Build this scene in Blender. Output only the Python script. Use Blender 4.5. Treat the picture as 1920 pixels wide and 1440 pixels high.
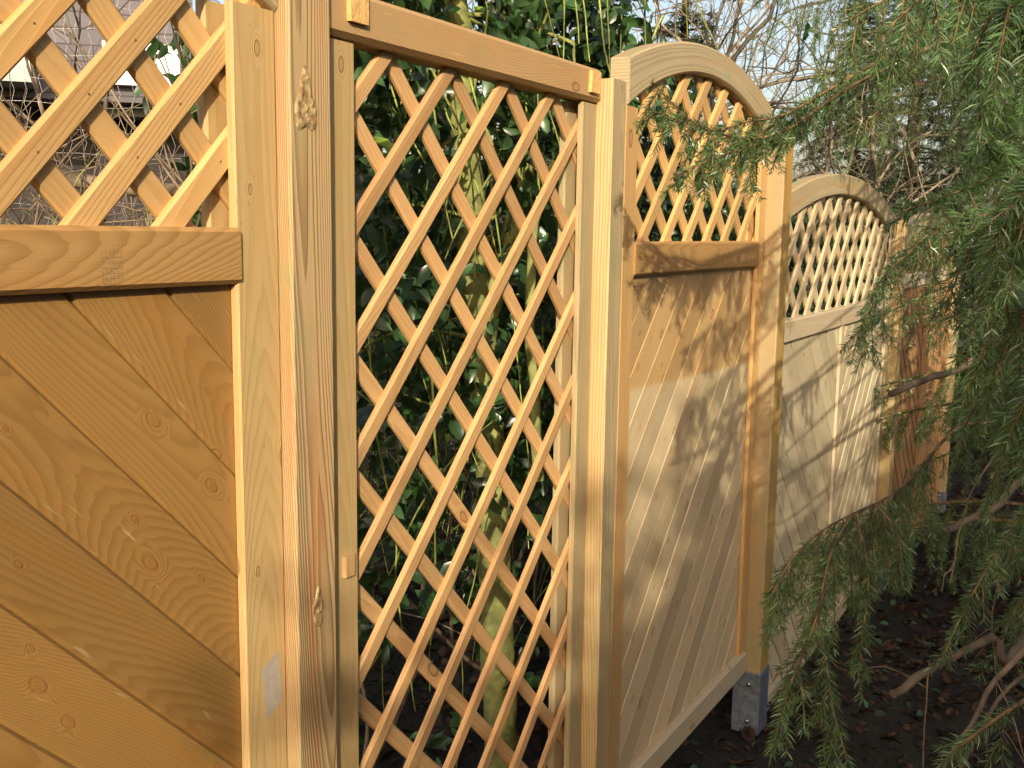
import bpy, math, random
import numpy as np
from mathutils import Vector, Matrix
R_ = math.radians
rng = np.random.default_rng(7)
random.seed(7)
scn = bpy.context.scene
for o in list(bpy.data.objects): bpy.data.objects.remove(o)

# ------------------------------------------------------------------ camera
EYE = 1.54
F = 2000.0                     # focal length for a 1920 pixel wide picture
RM = np.array([[0.49828179, -0.11683849, 0.85910653],
               [-0.86690953, -0.082606, 0.49157311],
               [0.0135327, -0.98970956, -0.14244947]])
CAM = np.array([0, 0, EYE])
def at(u, v, z):               # point at depth z (metres) in the direction of the photo's pixel
    return CAM + RM @ np.array([(u-960)/F*z, (v-720)/F*z, z])
def pix(p):                    # where a point falls in the photo, and its depth
    q = RM.T @ (np.asarray(p, float)-CAM)
    return 960+F*q[0]/q[2], 720+F*q[1]/q[2], q[2]
cd = bpy.data.cameras.new('camera'); cam = bpy.data.objects.new('camera', cd)
scn.collection.objects.link(cam); scn.camera = cam
cd.sensor_fit = 'HORIZONTAL'; cd.sensor_width = 36; cd.lens = 36*F/1920
cd.clip_start = 0.02; cd.clip_end = 500
r3 = np.stack([RM[:, 0], -RM[:, 1], -RM[:, 2]], axis=1)
M4 = Matrix([list(r3[i])+[CAM[i]] for i in range(3)]+[[0, 0, 0, 1]])
cam.matrix_world = M4

# ------------------------------------------------------------------ light
AZ, EL = R_(59), R_(23)        # azimuth from the fence's normal towards its near end, elevation
TO_SUN = Vector((-math.sin(AZ)*math.cos(EL), -math.cos(AZ)*math.cos(EL), math.sin(EL)))
w = bpy.data.worlds.new('World'); scn.world = w; w.use_nodes = True
nt = w.node_tree; bg = nt.nodes['Background']
sky = nt.nodes.new('ShaderNodeTexSky'); sky.sky_type = 'NISHITA'; sky.sun_disc = False
sky.sun_elevation = EL
sky.sun_rotation = math.atan2(TO_SUN.x, TO_SUN.y)
sky.air_density = 1.0; sky.dust_density = 4.0; sky.ozone_density = 1.0
wb = nt.nodes.new('ShaderNodeMix'); wb.data_type = 'RGBA'; wb.blend_type = 'MULTIPLY'; wb.inputs[0].default_value = 1   # the camera's warm white balance
wb.inputs[7].default_value = (1.16, 1.03, .92, 1); nt.links.new(sky.outputs[0], wb.inputs[6]); nt.links.new(wb.outputs[2], bg.inputs[0]); bg.inputs[1].default_value = 0.15
sd = bpy.data.lights.new('sun', 'SUN'); so = bpy.data.objects.new('sun', sd); scn.collection.objects.link(so)
sd.energy = 3.6; sd.angle = R_(0.5); sd.color = (1.0, 0.89, 0.70)
so.rotation_euler = TO_SUN.to_track_quat('Z', 'Y').to_euler(); so.location = (-6, -4, 9)
scn.view_settings.view_transform = 'Standard'; scn.view_settings.look = 'None'
scn.view_settings.exposure = 0.66; scn.view_settings.gamma = 1
scn.cycles.max_bounces = 6; scn.cycles.transparent_max_bounces = 6
scn.cycles.diffuse_bounces = 3; scn.cycles.glossy_bounces = 2

# ------------------------------------------------------------------ object helpers
def tag(o, label=None, cat=None, group=None, kind=None):
    if label: o['label'] = label
    if cat: o['category'] = cat
    if group: o['group'] = group
    if kind: o['kind'] = kind
    return o
def empty(name, loc, label=None, cat=None, group=None):
    o = bpy.data.objects.new(name, None); scn.collection.objects.link(o); o.location = loc
    o.empty_display_size = 0.1
    return tag(o, label, cat, group)
def link(name, me, mat, parent=None):
    o = bpy.data.objects.new(name, me); scn.collection.objects.link(o)
    if mat is not None: me.materials.append(mat)
    if parent is not None:
        o.parent = parent; p = parent; off = Vector((0, 0, 0))
        while p is not None: off += Vector(p.location); p = p.parent
        o.location = -off                              # geometry is given in world coordinates
    return o

class MB:
    """mesh collector: polygons with uv in metres along / across the grain"""
    def __init__(s): s.v = []; s.f = []; s.uv = []; s.sm = []
    def poly(s, pts, uvs=None, smooth=False):
        b = len(s.v); s.v += [tuple(p) for p in pts]; s.f.append(list(range(b, b+len(pts))))
        s.uv += list(uvs) if uvs is not None else [(p[0], p[2]) for p in pts]; s.sm.append(smooth)
    def prism(s, p0, p1, wd, nd, w, t, c=0.002, u0=None, v0=0.0, front_only=False, bow=0):
        """board from p0 to p1; wd: width direction, nd: outward normal of its face; p0,p1 lie on the face's centre line"""
        p0 = Vector(p0); p1 = Vector(p1); wd = Vector(wd); nd = Vector(nd); ax = p1-p0; L = ax.length; ax.normalize()
        if u0 is None: u0 = rng.uniform(0, 90)
        h = w/2
        cs = [(-h, -t), (-h, -c), (-h+c, 0), (h-c, 0), (h, -c), (h, -t)]
        per = [-h-t+c, -h-c*.4, -h+c, h-c, h+c*.4, h+t-c]
        n = len(cs); N = 3 if bow else 2; rows = []
        for k in range(N):
            q = k/(N-1); rows.append([p0+ax*L*q+wd*a+nd*b for a, b in cs])
        for k in range(N-1):
            for i in range(n):
                j = (i+1) % n
                ua, ub = u0+L*k/(N-1), u0+L*(k+1)/(N-1)
                va, vb = per[i]+v0, (per[j] if j else per[i]+w)+v0
                s.poly([rows[k][i], rows[k+1][i], rows[k+1][j], rows[k][j]], [(ua, va), (ub, va), (ub, vb), (ua, vb)])
        for row, uu in ((rows[0], u0+31), (rows[-1][::-1], u0+47)):
            q = cs if uu == u0+31 else cs[::-1]
            s.poly(row, [(uu+b*.3, a+v0) for a, b in q])
    def board(s, pts, ax, c, t, y, u0=None, cham=0.003):
        """flat board lying in the fence plane, outline pts [(s,z)], grain direction ax, centre c, face at depth y"""
        ax = np.array(ax)/np.linalg.norm(ax); wd = np.array([-ax[1], ax[0]])
        if u0 is None: u0 = rng.uniform(0, 90)
        P = np.array(pts); C = np.array(c); a = (P-C)@ax; b = (P-C)@wd
        hb = np.abs(b).max()
        bc = np.clip(b, -hb+cham, hb-cham)
        Fp = C+np.outer(a, ax)+np.outer(bc, wd)
        fr = [(q[0], y, q[1]) for q in Fp]; bk = [(q[0], y+cham*.9, q[1]) for q in P]; bb = [(q[0], y+t, q[1]) for q in P]
        s.poly(fr, [(u0+i, j) for i, j in zip(a, bc)])
        n = len(P)
        for i in range(n):
            j = (i+1) % n
            s.poly([fr[j], fr[i], bk[i], bk[j]], [(u0+a[j], bc[j]), (u0+a[i], bc[i]), (u0+a[i], b[i]), (u0+a[j], b[j])])
            s.poly([bk[j], bk[i], bb[i], bb[j]], [(u0+a[j], b[j]), (u0+a[i], b[i]), (u0+a[i], b[i]+t), (u0+a[j], b[j]+t)])
        s.poly(bb[::-1], [(u0+i, j) for i, j in zip(a[::-1], b[::-1])])
    def build(s, name, mat, parent=None):
        me = bpy.data.meshes.new(name); me.from_pydata(s.v, [], s.f)
        uv = me.uv_layers.new(name='UVMap')
        uv.data.foreach_set('uv', np.array(s.uv, dtype=np.float32).ravel())
        import bmesh
        bm = bmesh.new(); bm.from_mesh(me); bmesh.ops.remove_doubles(bm, verts=bm.verts, dist=2e-6); bm.to_mesh(me); bm.free()
        me.update()
        return link(name, me, mat, parent)

def np_mesh(name, V, T, mat, parent=None, k=3, smooth=False, att=None):
    V = np.asarray(V, np.float32); T = np.asarray(T, np.int32)
    me = bpy.data.meshes.new(name); nf = len(T)
    me.vertices.add(len(V)); me.vertices.foreach_set('co', V.ravel())
    me.loops.add(nf*k); me.loops.foreach_set('vertex_index', T.ravel())
    me.polygons.add(nf); me.polygons.foreach_set('loop_start', np.arange(0, nf*k, k, dtype=np.int32))
    me.polygons.foreach_set('loop_total', np.full(nf, k, np.int32))
    if smooth: me.polygons.foreach_set('use_smooth', np.ones(nf, bool))
    me.update(calc_edges=True)
    if att is not None:
        a = me.attributes.new('tone', 'FLOAT', 'POINT'); a.data.foreach_set('value', np.asarray(att, np.float32))
    return link(name, me, mat, parent)

def tubes(name, paths, mat, parent=None, n=6):
    """paths: list of (points, radii); one mesh of smooth round stems"""
    VV = []; FF = []; b = 0
    cs = np.stack([np.cos(np.arange(n)*2*np.pi/n), np.sin(np.arange(n)*2*np.pi/n)], 1)
    for pts, rad in paths:
        P = np.asarray(pts, float); m = len(P)
        if m < 2: continue
        rad = np.broadcast_to(np.asarray(rad, float), (m,))
        T = np.gradient(P, axis=0); T /= np.linalg.norm(T, axis=1)[:, None]+1e-9
        up = np.array([0.31, 0.17, 0.93]) if abs(T[:, 2]).mean() < .8 else np.array([.9, .3, .1])
        A = np.cross(T, up); A /= np.linalg.norm(A, axis=1)[:, None]+1e-9; B = np.cross(T, A)
        ring = P[:, None, :]+rad[:, None, None]*(cs[None, :, 0, None]*A[:, None, :]+cs[None, :, 1, None]*B[:, None, :])
        VV.append(ring.reshape(-1, 3))
        i = np.arange(m-1)[:, None]*n; j = np.arange(n)[None, :]; j2 = (j+1) % n
        FF.append(np.stack([b+i+j, b+i+j2, b+i+n+j2, b+i+n+j], -1).reshape(-1, 4)); b += m*n
    return np_mesh(name, np.concatenate(VV), np.concatenate(FF), mat, parent, 4, True)

def spline(cp, step=0.02):
    """Catmull-Rom through control points"""
    P = [np.asarray(p, float) for p in cp]; P = [2*P[0]-P[1]]+P+[2*P[-1]-P[-2]]
    out = []
    for i in range(1, len(P)-2):
        a, b, c, d = P[i-1:i+3]; n = max(2, int(np.linalg.norm(c-b)/step))
        for t in np.arange(n)/n:
            out.append(.5*((2*b)+(c-a)*t+(2*a-5*b+4*c-d)*t*t+(3*b-3*c+d-a)*t**3))
    out.append(P[-2]); return np.array(out)

# ------------------------------------------------------------------ materials
class NT:
    def __init__(s, name):
        s.m = bpy.data.materials.new(name); s.m.use_nodes = True; s.t = s.m.node_tree
        s.p = s.t.nodes['Principled BSDF']
    def n(s, typ, **k):
        x = s.t.nodes.new('ShaderNode'+typ)
        for a, b in k.items(): setattr(x, a, b)
        return x
    def _in(s, sock, v):
        if isinstance(v, bpy.types.NodeSocket): s.t.links.new(v, sock)
        elif v is not None:
            if sock.type == 'RGBA' and len(v) == 3: v = (*v, 1)
            sock.default_value = v
    def math(s, op, a, b=None, c=None, clamp=False):
        x = s.n('Math', operation=op); x.use_clamp = clamp
        for i, v in enumerate((a, b, c)):
            if v is not None: s._in(x.inputs[i], v)
        return x.outputs[0]
    def vec(s, x, y, z=0.0):
        c = s.n('CombineXYZ'); s._in(c.inputs[0], x); s._in(c.inputs[1], y); s._in(c.inputs[2], z); return c.outputs[0]
    def noise(s, v, scale=1.0, detail=2.0, rough=.5, dim='3D'):
        x = s.n('TexNoise', noise_dimensions=dim); s._in(x.inputs['Vector'], v)
        x.inputs['Scale'].default_value = scale; x.inputs['Detail'].default_value = detail; x.inputs['Roughness'].default_value = rough
        return x.outputs[0]
    def ss(s, v, a, b, lo=0.0, hi=1.0):
        x = s.n('MapRange', interpolation_type='SMOOTHSTEP'); s._in(x.inputs[0], v)
        x.inputs[1].default_value = a; x.inputs[2].default_value = b; x.inputs[3].default_value = lo; x.inputs[4].default_value = hi
        return x.outputs[0]
    def mix(s, f, a, b, mode='MIX'):
        x = s.n('Mix', data_type='RGBA', blend_type=mode); s._in(x.inputs[0], f); s._in(x.inputs[6], a); s._in(x.inputs[7], b)
        return x.outputs[2]
    def ramp(s, f, stops):
        x = s.n('ValToRGB'); s._in(x.inputs[0], f); e = x.color_ramp.elements
        while len(e) < len(stops): e.new(.5)
        for q, (p, c) in zip(e, stops): q.position = p; q.color = (*c, 1)
        return x.outputs[0]
    def bump(s, h, strength=.3, dist=.001):
        x = s.n('Bump'); s._in(x.inputs['Height'], h); x.inputs['Strength'].default_value = strength
        x.inputs['Distance'].default_value = dist; s.t.links.new(x.outputs[0], s.p.inputs['Normal'])

def wood(name, light_, dark_, knot=(.20, .09, .03), spacing=.0046, contrast=.75, knots=.5, green=.25, orange=.3,
         orange_col=(.50, .22, .05), rough=.62, spread=.10, zfade=None, tone=.16, kscale=7.0, furrow=.35, ksoft=.8):
    light = (light_[0]*.93, light_[1]*.985, light_[2]*.96); dark = (dark_[0]*.92, dark_[1]*.98, dark_[2]*.92)
    g = NT(name)
    uv = g.n('UVMap'); uv.uv_map = 'UVMap'
    sp = g.n('SeparateXYZ'); g.t.links.new(uv.outputs[0], sp.inputs[0]); u, v = sp.outputs[0], sp.outputs[1]
    isl = g.n('NewGeometry').outputs['Random Per Island']
    m = g.math
    # knots
    vo = g.n('TexVoronoi', voronoi_dimensions='2D', feature='F1')
    g._in(vo.inputs['Vector'], g.vec(m('MULTIPLY', u, kscale*.8), m('MULTIPLY', m('ADD', v, m('MULTIPLY', isl, 3.0)), kscale*1.5)))
    vo.inputs['Scale'].default_value = 1.0
    cs = g.n('SeparateColor'); g.t.links.new(vo.outputs['Color'], cs.inputs[0])
    on = m('LESS_THAN', cs.outputs[0], knots)
    size = m('MULTIPLY_ADD', cs.outputs[1], .075, .022)
    kd = m('DIVIDE', vo.outputs['Distance'], size)
    kwide = m('MULTIPLY', g.ss(kd, 3.2, .3), on); kcore = m('MULTIPLY', g.ss(kd, 1.15, .8), on)
    kring = m('MULTIPLY', m('MULTIPLY', g.ss(kd, 1.45, 1.1), g.ss(kd, .75, 1.0)), on)
    # growth rings cut by the saw
    n1 = g.noise(g.vec(m('MULTIPLY', u, .40), m('MULTIPLY', isl, 37.0)), 1, 1)
    v0 = m('MULTIPLY', m('SUBTRACT', n1, .5), spread*3)
    n2 = g.noise(g.vec(m('MULTIPLY_ADD', u, .6, 37.0), m('MULTIPLY', isl, 71.0)), 1, 1)
    w0 = m('MULTIPLY_ADD', n2, spread, .004)
    wob = m('MULTIPLY', m('SUBTRACT', g.noise(g.vec(m('MULTIPLY', u, 3.0), m('MULTIPLY', v, 16.0), isl), 1, 2), .5), .012)
    vv = m('ADD', m('SUBTRACT', v, v0), wob)
    d = m('SQRT', m('ADD', m('MULTIPLY', vv, vv), m('MULTIPLY', w0, w0)))
    d = m('ADD', d, m('MULTIPLY', kwide, .0085))
    ph = m('ADD', m('DIVIDE', d, spacing), m('MULTIPLY', g.noise(g.vec(m('MULTIPLY', u, 2.0), m('MULTIPLY', v, 60.0)), 1, 1), .9))
    fr = m('FRACT', ph)
    ring = m('MULTIPLY', g.ss(fr, .25, .88), g.ss(fr, 1.0, .90))
    fine = g.noise(g.vec(m('MULTIPLY', u, 14.0), m('MULTIPLY', v, 1300.0), isl), 1, 2, .6)
    broad = g.noise(g.vec(m('MULTIPLY', u, 1.6), m('MULTIPLY', v, 22.0), m('MULTIPLY', isl, 9.0)), 1, 3, .6)
    blot = g.noise(g.vec(m('MULTIPLY', u, 4.5), m('MULTIPLY', v, 9.0), m('MULTIPLY', isl, 5.0)), 1, 4, .6)
    col = g.mix(m('MULTIPLY', ring, contrast), light, dark)
    col = g.mix(m('MULTIPLY', g.ss(broad, .50, .70), orange), col, orange_col)
    col = g.mix(m('MULTIPLY', g.ss(blot, .52, .72), green), col, tuple(c*k for c, k in zip(light, (.62, .80, .72))))
    col = g.mix(m('MULTIPLY', kwide, .25), col, tuple(c*k for c, k in zip(light, (1.1, .95, .8))))
    col = g.mix(m('MULTIPLY', kcore, .62), col, tuple(.5*a+.5*b for a, b in zip(light, knot)))
    col = g.mix(m('MULTIPLY', kring, ksoft), col, knot)
    scf = g.noise(g.vec(m('MULTIPLY_ADD', u, 7.0, m('MULTIPLY', v, 9.0)), m('MULTIPLY_ADD', v, 70.0, m('MULTIPLY', u, -3.0)), isl), 1, 3, .7)
    col = g.mix(m('MULTIPLY', g.ss(scf, .66, .76), .30), col, (.78, .60, .34))
    speck = g.noise(g.vec(m('MULTIPLY', u, 60.0), m('MULTIPLY', v, 160.0), isl), 1, 2, .6)
    col = g.mix(m('MULTIPLY', g.ss(speck, .70, .78), .45), col, knot)
    tn = m('ADD', m('MULTIPLY_ADD', isl, tone*1.4, 1-tone*.7), m('MULTIPLY', m('SUBTRACT', fine, .5), .30))
    tn = m('MULTIPLY', tn, m('MULTIPLY_ADD', blot, .30, .85))
    scl = g.n('VectorMath', operation='SCALE'); g.t.links.new(col, scl.inputs[0]); g._in(scl.inputs['Scale'], tn)
    col = scl.outputs[0]
    if zfade:                                        # paler below this line: sunlit band under shaded top, painted into the colour
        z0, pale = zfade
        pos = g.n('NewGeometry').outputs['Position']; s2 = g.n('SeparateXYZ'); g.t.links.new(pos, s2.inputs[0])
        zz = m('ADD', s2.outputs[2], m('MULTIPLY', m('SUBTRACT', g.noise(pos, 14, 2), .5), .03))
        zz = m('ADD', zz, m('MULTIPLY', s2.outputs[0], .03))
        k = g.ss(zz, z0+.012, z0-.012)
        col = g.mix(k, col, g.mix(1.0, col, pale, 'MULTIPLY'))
    g.t.links.new(col, g.p.inputs['Base Color'])
    g._in(g.p.inputs['Roughness'], m('MULTIPLY_ADD', ring, -.12, rough)); g.p.inputs['Specular IOR Level'].default_value = .35
    h = m('ADD', m('MULTIPLY', ring, furrow), m('MULTIPLY', fine, .35)); h = m('SUBTRACT', h, m('MULTIPLY', kring, .8))
    g.bump(h, .55, .0009)
    return g.m

def simple(name, col, rough=.6, spec=.3, var=.25, scale=20, metal=0, bump=0.0, tone=False, col2=None, sheen=0, trans=None):
    g = NT(name)
    tc = g.n('TexCoord').outputs['Object']
    nz = g.noise(tc, scale, 3, .6)
    c2 = col2 if col2 else tuple(c*(1-var*1.6) for c in col)
    f = g.ss(nz, .35, .65)
    c = g.mix(f, c2, col)
    if tone:
        isl = g.n('NewGeometry').outputs['Random Per Island']
        sc = g.n('VectorMath', operation='SCALE'); g.t.links.new(c, sc.inputs[0])
        g._in(sc.inputs['Scale'], g.math('MULTIPLY_ADD', isl, 1.0, .5)); c = sc.outputs[0]
    g.t.links.new(c, g.p.inputs['Base Color']); g.p.inputs['Roughness'].default_value = rough
    g.p.inputs['Specular IOR Level'].default_value = spec; g.p.inputs['Metallic'].default_value = metal
    if bump: g.bump(nz, bump, .01)
    if trans:
        tr = g.n('BsdfTranslucent'); tr.inputs[0].default_value = (*trans, 1); ms = g.n('MixShader'); ms.inputs[0].default_value = .25
        out = g.t.nodes['Material Output']
        g.t.links.new(g.p.outputs[0], ms.inputs[1]); g.t.links.new(tr.outputs[0], ms.inputs[2]); g.t.links.new(ms.outputs[0], out.inputs[0])
    return g.m

PINE_L, PINE_D = (.66, .43, .18), (.50, .27, .085)
M = {}
M['stile'] = wood('pale pine stile', (.52, .335, .150), (.45, .265, .095), knots=.40, green=.45, orange=.15, contrast=.5, spacing=.0036, spread=.16, ksoft=.6)
M['strip'] = wood('honey pine lath', (.60, .345, .14), (.49, .255, .085), knots=.16, green=.25, orange=.25, contrast=.45, tone=.24, kscale=5)
M['strip_pink'] = wood('pink brown larch lath', (.60, .34, .15), (.46, .22, .08), knots=.10, green=.12, orange=.3, contrast=.5, tone=.24, kscale=5, orange_col=(.50, .24, .10))
M['strip_pale'] = wood('pale lath', (.60, .45, .28), (.47, .32, .17), knots=.12, green=.3, orange=.12, contrast=.4, tone=.2, kscale=5)
M['brown'] = wood('brown stained larch board', (.310, .160, .048), (.200, .094, .026), knots=.60, green=.55, orange=.40, orange_col=(.31, .135, .028), contrast=.40, knot=(.20, .085, .022), spacing=.0027, spread=.34, tone=.24, kscale=9, ksoft=.38, rough=.46)
M['brownrail'] = wood('brown larch rail', (.43, .235, .085), (.28, .14, .042), knots=.12, green=.12, orange=.3, orange_col=(.36, .17, .045), contrast=.55, spacing=.0028, spread=.30, ksoft=.6)
M['toprail'] = wood('weathered brown rail', (.48, .285, .13), (.36, .19, .075), knots=.2, green=.4, orange=.2, contrast=.4, spacing=.003, spread=.2)
M['post'] = wood('rough sawn post', (.46, .30, .15), (.24, .13, .055), knots=.05, green=.7, orange=.75, orange_col=(.40, .185, .07), contrast=.7, spacing=.0036, spread=.12, furrow=1.5, kscale=3.2)
M['postyellow'] = wood('yellow banded post', (.54, .38, .195), (.33, .20, .08), knots=.12, green=.6, orange=.35, orange_col=(.46, .27, .10), contrast=.75, spacing=.0075, spread=.06, furrow=.8, kscale=3.5)
M['postorange'] = wood('orange post', (.43, .27, .085), (.33, .18, .045), knots=.25, green=.3, orange=.7, orange_col=(.38, .175, .03), contrast=.5, spacing=.006, spread=.08)
M['postolive'] = wood('olive tan post face', (.42, .305, .17), (.30, .20, .095), knots=.08, green=.7, orange=.2, contrast=.5, spacing=.0035, spread=.10, furrow=.9)
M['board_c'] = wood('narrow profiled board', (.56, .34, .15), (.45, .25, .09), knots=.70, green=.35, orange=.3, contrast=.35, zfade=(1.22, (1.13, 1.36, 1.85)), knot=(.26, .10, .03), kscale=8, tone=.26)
M['board_d'] = wood('pale greenish board', (.58, .455, .30), (.44, .325, .19), knots=.5, green=.5, orange=.12, contrast=.35, kscale=8, tone=.26)
M['frame_d'] = wood('pale frame wood', (.56, .43, .29), (.45, .32, .18), knots=.25, green=.45, orange=.1, contrast=.4)
M['arch'] = wood('weathered arch wood', (.46, .35, .21), (.30, .21, .11), knots=.1, green=.7, orange=.6, orange_col=(.46, .27, .10), contrast=.6, spacing=.008, spread=.03, kscale=4)
M['board_e'] = wood('orange brown slat', (.38, .195, .085), (.27, .125, .05), knots=.3, green=.2, orange=.4, contrast=.4, tone=.3)
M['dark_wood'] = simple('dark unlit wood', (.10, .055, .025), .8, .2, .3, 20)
M['sawn'] = simple('fresh sawn wood', (.74, .44, .17), .8, .2, .12, 90, bump=.3)
M['zinc'] = simple('galvanised steel', (.24, .28, .33), .50, .5, .22, 55, metal=.6)
M['bolt'] = simple('bolt steel', (.5, .5, .5), .25, .6, .2, 60, metal=1)
M['nailhead'] = simple('rusty nail head', (.20, .12, .06), .5, .4, .3, 60)
M['chalk'] = simple('pale scuff', (.46, .29, .13), .7, .3, .15, 200)
M['tape'] = simple('grey label film', (.42, .36, .28), .3, .5, .08, 60)
M['knotwound'] = simple('resin crusted knot', (.46, .35, .16), .45, .5, .5, 90, bump=.4, col2=(.28, .16, .065))
M['needle'] = simple('spruce needle', (.120, .215, .072), .32, .7, .35, 9, tone=True, trans=(.14, .24, .04))
M['needle_far'] = simple('dark conifer needle', (.055, .085, .030), .5, .3, .4, 5, tone=True)  # darker needle colour for the distant conifers
M['twig'] = simple('orange brown twig', (.20, .13, .062), .7, .2, .4, 30, tone=True)
M['bark'] = simple('grey brown bark', (.13, .085, .055), .9, .2, .5, 25, bump=.9)
M['leaf'] = simple('glossy evergreen leaf', (.050, .110, .034), .30, .55, .4, 12, tone=True, trans=(.08, .15, .02))
M['leaf_bright'] = simple('young yellow green leaf', (.24, .36, .05), .3, .5, .25, 15, tone=True, trans=(.3, .45, .05))
M['vine'] = simple('yellow green stem', (.32, .36, .075), .55, .3, .4, 15, tone=True)
M['mossbark'] = simple('mossy green bark', (.30, .31, .10), .9, .1, .55, 16, bump=.9, col2=(.15, .155, .055))
M['bare'] = simple('bare tan twig', (.25, .205, .135), .8, .2, .4, 6, tone=True)
M['drytwig'] = simple('dry grey twig', (.20, .15, .10), .85, .2, .4, 10, tone=True)
M['deadleaf'] = simple('dead leaf', (.060, .036, .021), .75, .2, .6, 30, tone=True)
M['ivy'] = simple('ground ivy leaf', (.035, .075, .025), .35, .5, .4, 12, tone=True)

# ------------------------------------------------------------------ ground
def gz(x, y):
    t = min(max((x-2.6)/4.8, 0), 1)
    return -.20-.24*t*t*(3-2*t) + (.10*min(max((y-1.6)/3, 0), 1))
g = NT('leafy soil')
tc = g.n('TexCoord').outputs['Object']
n1 = g.noise(tc, 2.2, 5, .65); n2 = g.noise(tc, 38, 4, .7); n3 = g.noise(tc, .25, 2)
c = g.ramp(n2, [(.30, (.004, .003, .0025)), (.50, (.011, .008, .005)), (.66, (.030, .019, .011)), (.8, (.07, .042, .024))])
c = g.mix(g.math('MULTIPLY', g.ss(n1, .5, .65), .5), c, (.022, .035, .012))
g.t.links.new(c, g.p.inputs['Base Color']); g.p.inputs['Roughness'].default_value = .95; g.bump(n2, .9, .03)
M['soil'] = g.m
xs = np.unique(np.concatenate([np.linspace(-150, -6, 10), np.linspace(-6, 16, 150), np.linspace(16, 200, 12)]))
ys = np.unique(np.concatenate([np.linspace(-150, -5, 10), np.linspace(-5, 14, 120), np.linspace(14, 200, 12)]))
V = []
for y in ys:
    for x in xs:
        b = .018*math.sin(x*3.1+y*1.3)+.014*math.sin(x*7.7-y*5.1)+.012*math.sin(y*9+x*2)
        V.append((x, y, gz(x, y)+b*.6))
nx = len(xs); ii, jj = np.meshgrid(np.arange(nx-1), np.arange(len(ys)-1)); a = (jj*nx+ii).ravel()
gr = np_mesh('ground', V, np.stack([a, a+1, a+nx+1, a+nx], 1), M['soil'], None, 4, True); tag(gr, kind='structure')

# ------------------------------------------------------------------ fence
FY = 1.05                     # depth of the stiles' faces; x runs along the fence, the viewer stands at y = 0
N_ = (0, -1, 0); SX = (1, 0, 0); SZ = (0, 0, 1)
Y1, Y2, Y3 = FY+.012, FY+.021, FY+.030      # front laths, back laths, back stile
def clip(poly, n, d):          # keep n.p <= d
    out = []
    for i in range(len(poly)):
        p, q = np.array(poly[i]), np.array(poly[(i+1) % len(poly)])
        a, b = n@p-d, n@q-d
        if a <= 0: out.append(p)
        if a*b < 0: out.append(p+(q-p)*a/(a-b))
    return out
def boards(mb, x0, x1, z0, z1, sign, off, pitch, y, t=.012, gap=.0, cham=.004):
    """diagonal boards; sign +1: rising to the right (z-x const), -1: falling (z+x const)"""
    ax = np.array([1, sign])/math.sqrt(2); nn = np.array([-sign, 1])/math.sqrt(2)
    k0 = -60; pp = pitch/math.sqrt(2)
    for k in range(-60, 60):
        c = off+k*pitch                    # lower edge in z - sign*x
        d0, d1 = c/math.sqrt(2)+gap/2, (c+pitch)/math.sqrt(2)-gap/2
        P = [np.array(q) for q in ((x0, z0), (x1, z0), (x1, z1), (x0, z1))]
        P = clip(P, nn, d1); 
        if len(P) < 3: continue
        P = clip(P, -nn, -d0)
        if len(P) < 3: continue
        P = [p for i, p in enumerate(P) if np.linalg.norm(p-P[i-1]) > 1e-4]
        if len(P) < 3: continue
        cen = np.mean(P, 0); cen = cen+nn*((d0+d1)/2-nn@cen)
        b = [nn@(p-cen) for p in P]
        if max(b)-min(b) < .012: continue
        mb.board(P, ax, cen, t, y+rng.uniform(0, .0016), cham=cham)
def laths(mb, inside, x0, x1, sign, off, pitch, w, t, y, rnd=.0015, m=1.0):
    ax = Vector((1, 0, sign*m)).normalized(); wd = Vector((-sign*m, 0, 1)).normalized(); xp = (x0+x1)/2; off0 = off
    for k in range(-40, 40):
        c = off0+k*pitch+sign*(1-m)*xp
        X = np.linspace(x0-.01, x1+.01, 500); Z = sign*m*X+c
        ok = [x for x, z in zip(X, Z) if inside(x, z)]
        if len(ok) < 12: continue
        a, b = ok[0], ok[-1]; e = rng.uniform(-rnd, rnd)
        mb.prism((a, y, sign*m*a+c+e), (b, y, sign*m*b+c-e), wd, N_, w, t, c=.0035)
def arch_mesh(mb, x0, x1, cx, zo, Ro, zi, Ri, y, t, ch=.006, n=40):
    """arch between an outer circle (centre zo, radius Ro) and an inner one"""
    def pt(x, z0, R): return z0+math.sqrt(R*R-(x-cx)**2)
    X = np.linspace(x0, x1, n+1)
    segs = [0, 11, 29, 40] if n == 40 else [0, n]
    for i in range(n):
        xa, xb = X[i], X[i+1]
        oa, ob, ia, ib = pt(xa, zo, Ro), pt(xb, zo, Ro), pt(xa, zi, Ri), pt(xb, zi, Ri)
        ua, ub = 5+i*(x1-x0)/n*1.05, 5+(i+1)*(x1-x0)/n*1.05
        rings = [lambda o, q: (y+t, o), lambda o, q: (y+ch, o), lambda o, q: (y, o-ch), lambda o, q: (y, q+ch), lambda o, q: (y+ch, q), lambda o, q: (y+t, q)]
        A = [r(oa, ia) for r in rings]; B = [r(ob, ib) for r in rings]
        vs = [-.10, -.06, -.05, .03, .04, .08]
        for j in range(6):
            k = (j+1) % 6
            mb.poly([(xa, A[j][0], A[j][1]), (xb, B[j][0], B[j][1]), (xb, B[k][0], B[k][1]), (xa, A[k][0], A[k][1])][::-1],
                    [(ua, vs[j]), (ub, vs[j]), (ub, vs[k]), (ua, vs[k])][::-1])
        if i in (0, n-1):
            E_ = A if i == 0 else B; x = xa if i == 0 else xb
            q = [(x, a, b) for a, b in E_]; uvq = [(40+a*.3, b) for a, b in E_]
            mb.poly(q if i == 0 else q[::-1], uvq if i == 0 else uvq[::-1])

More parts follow.
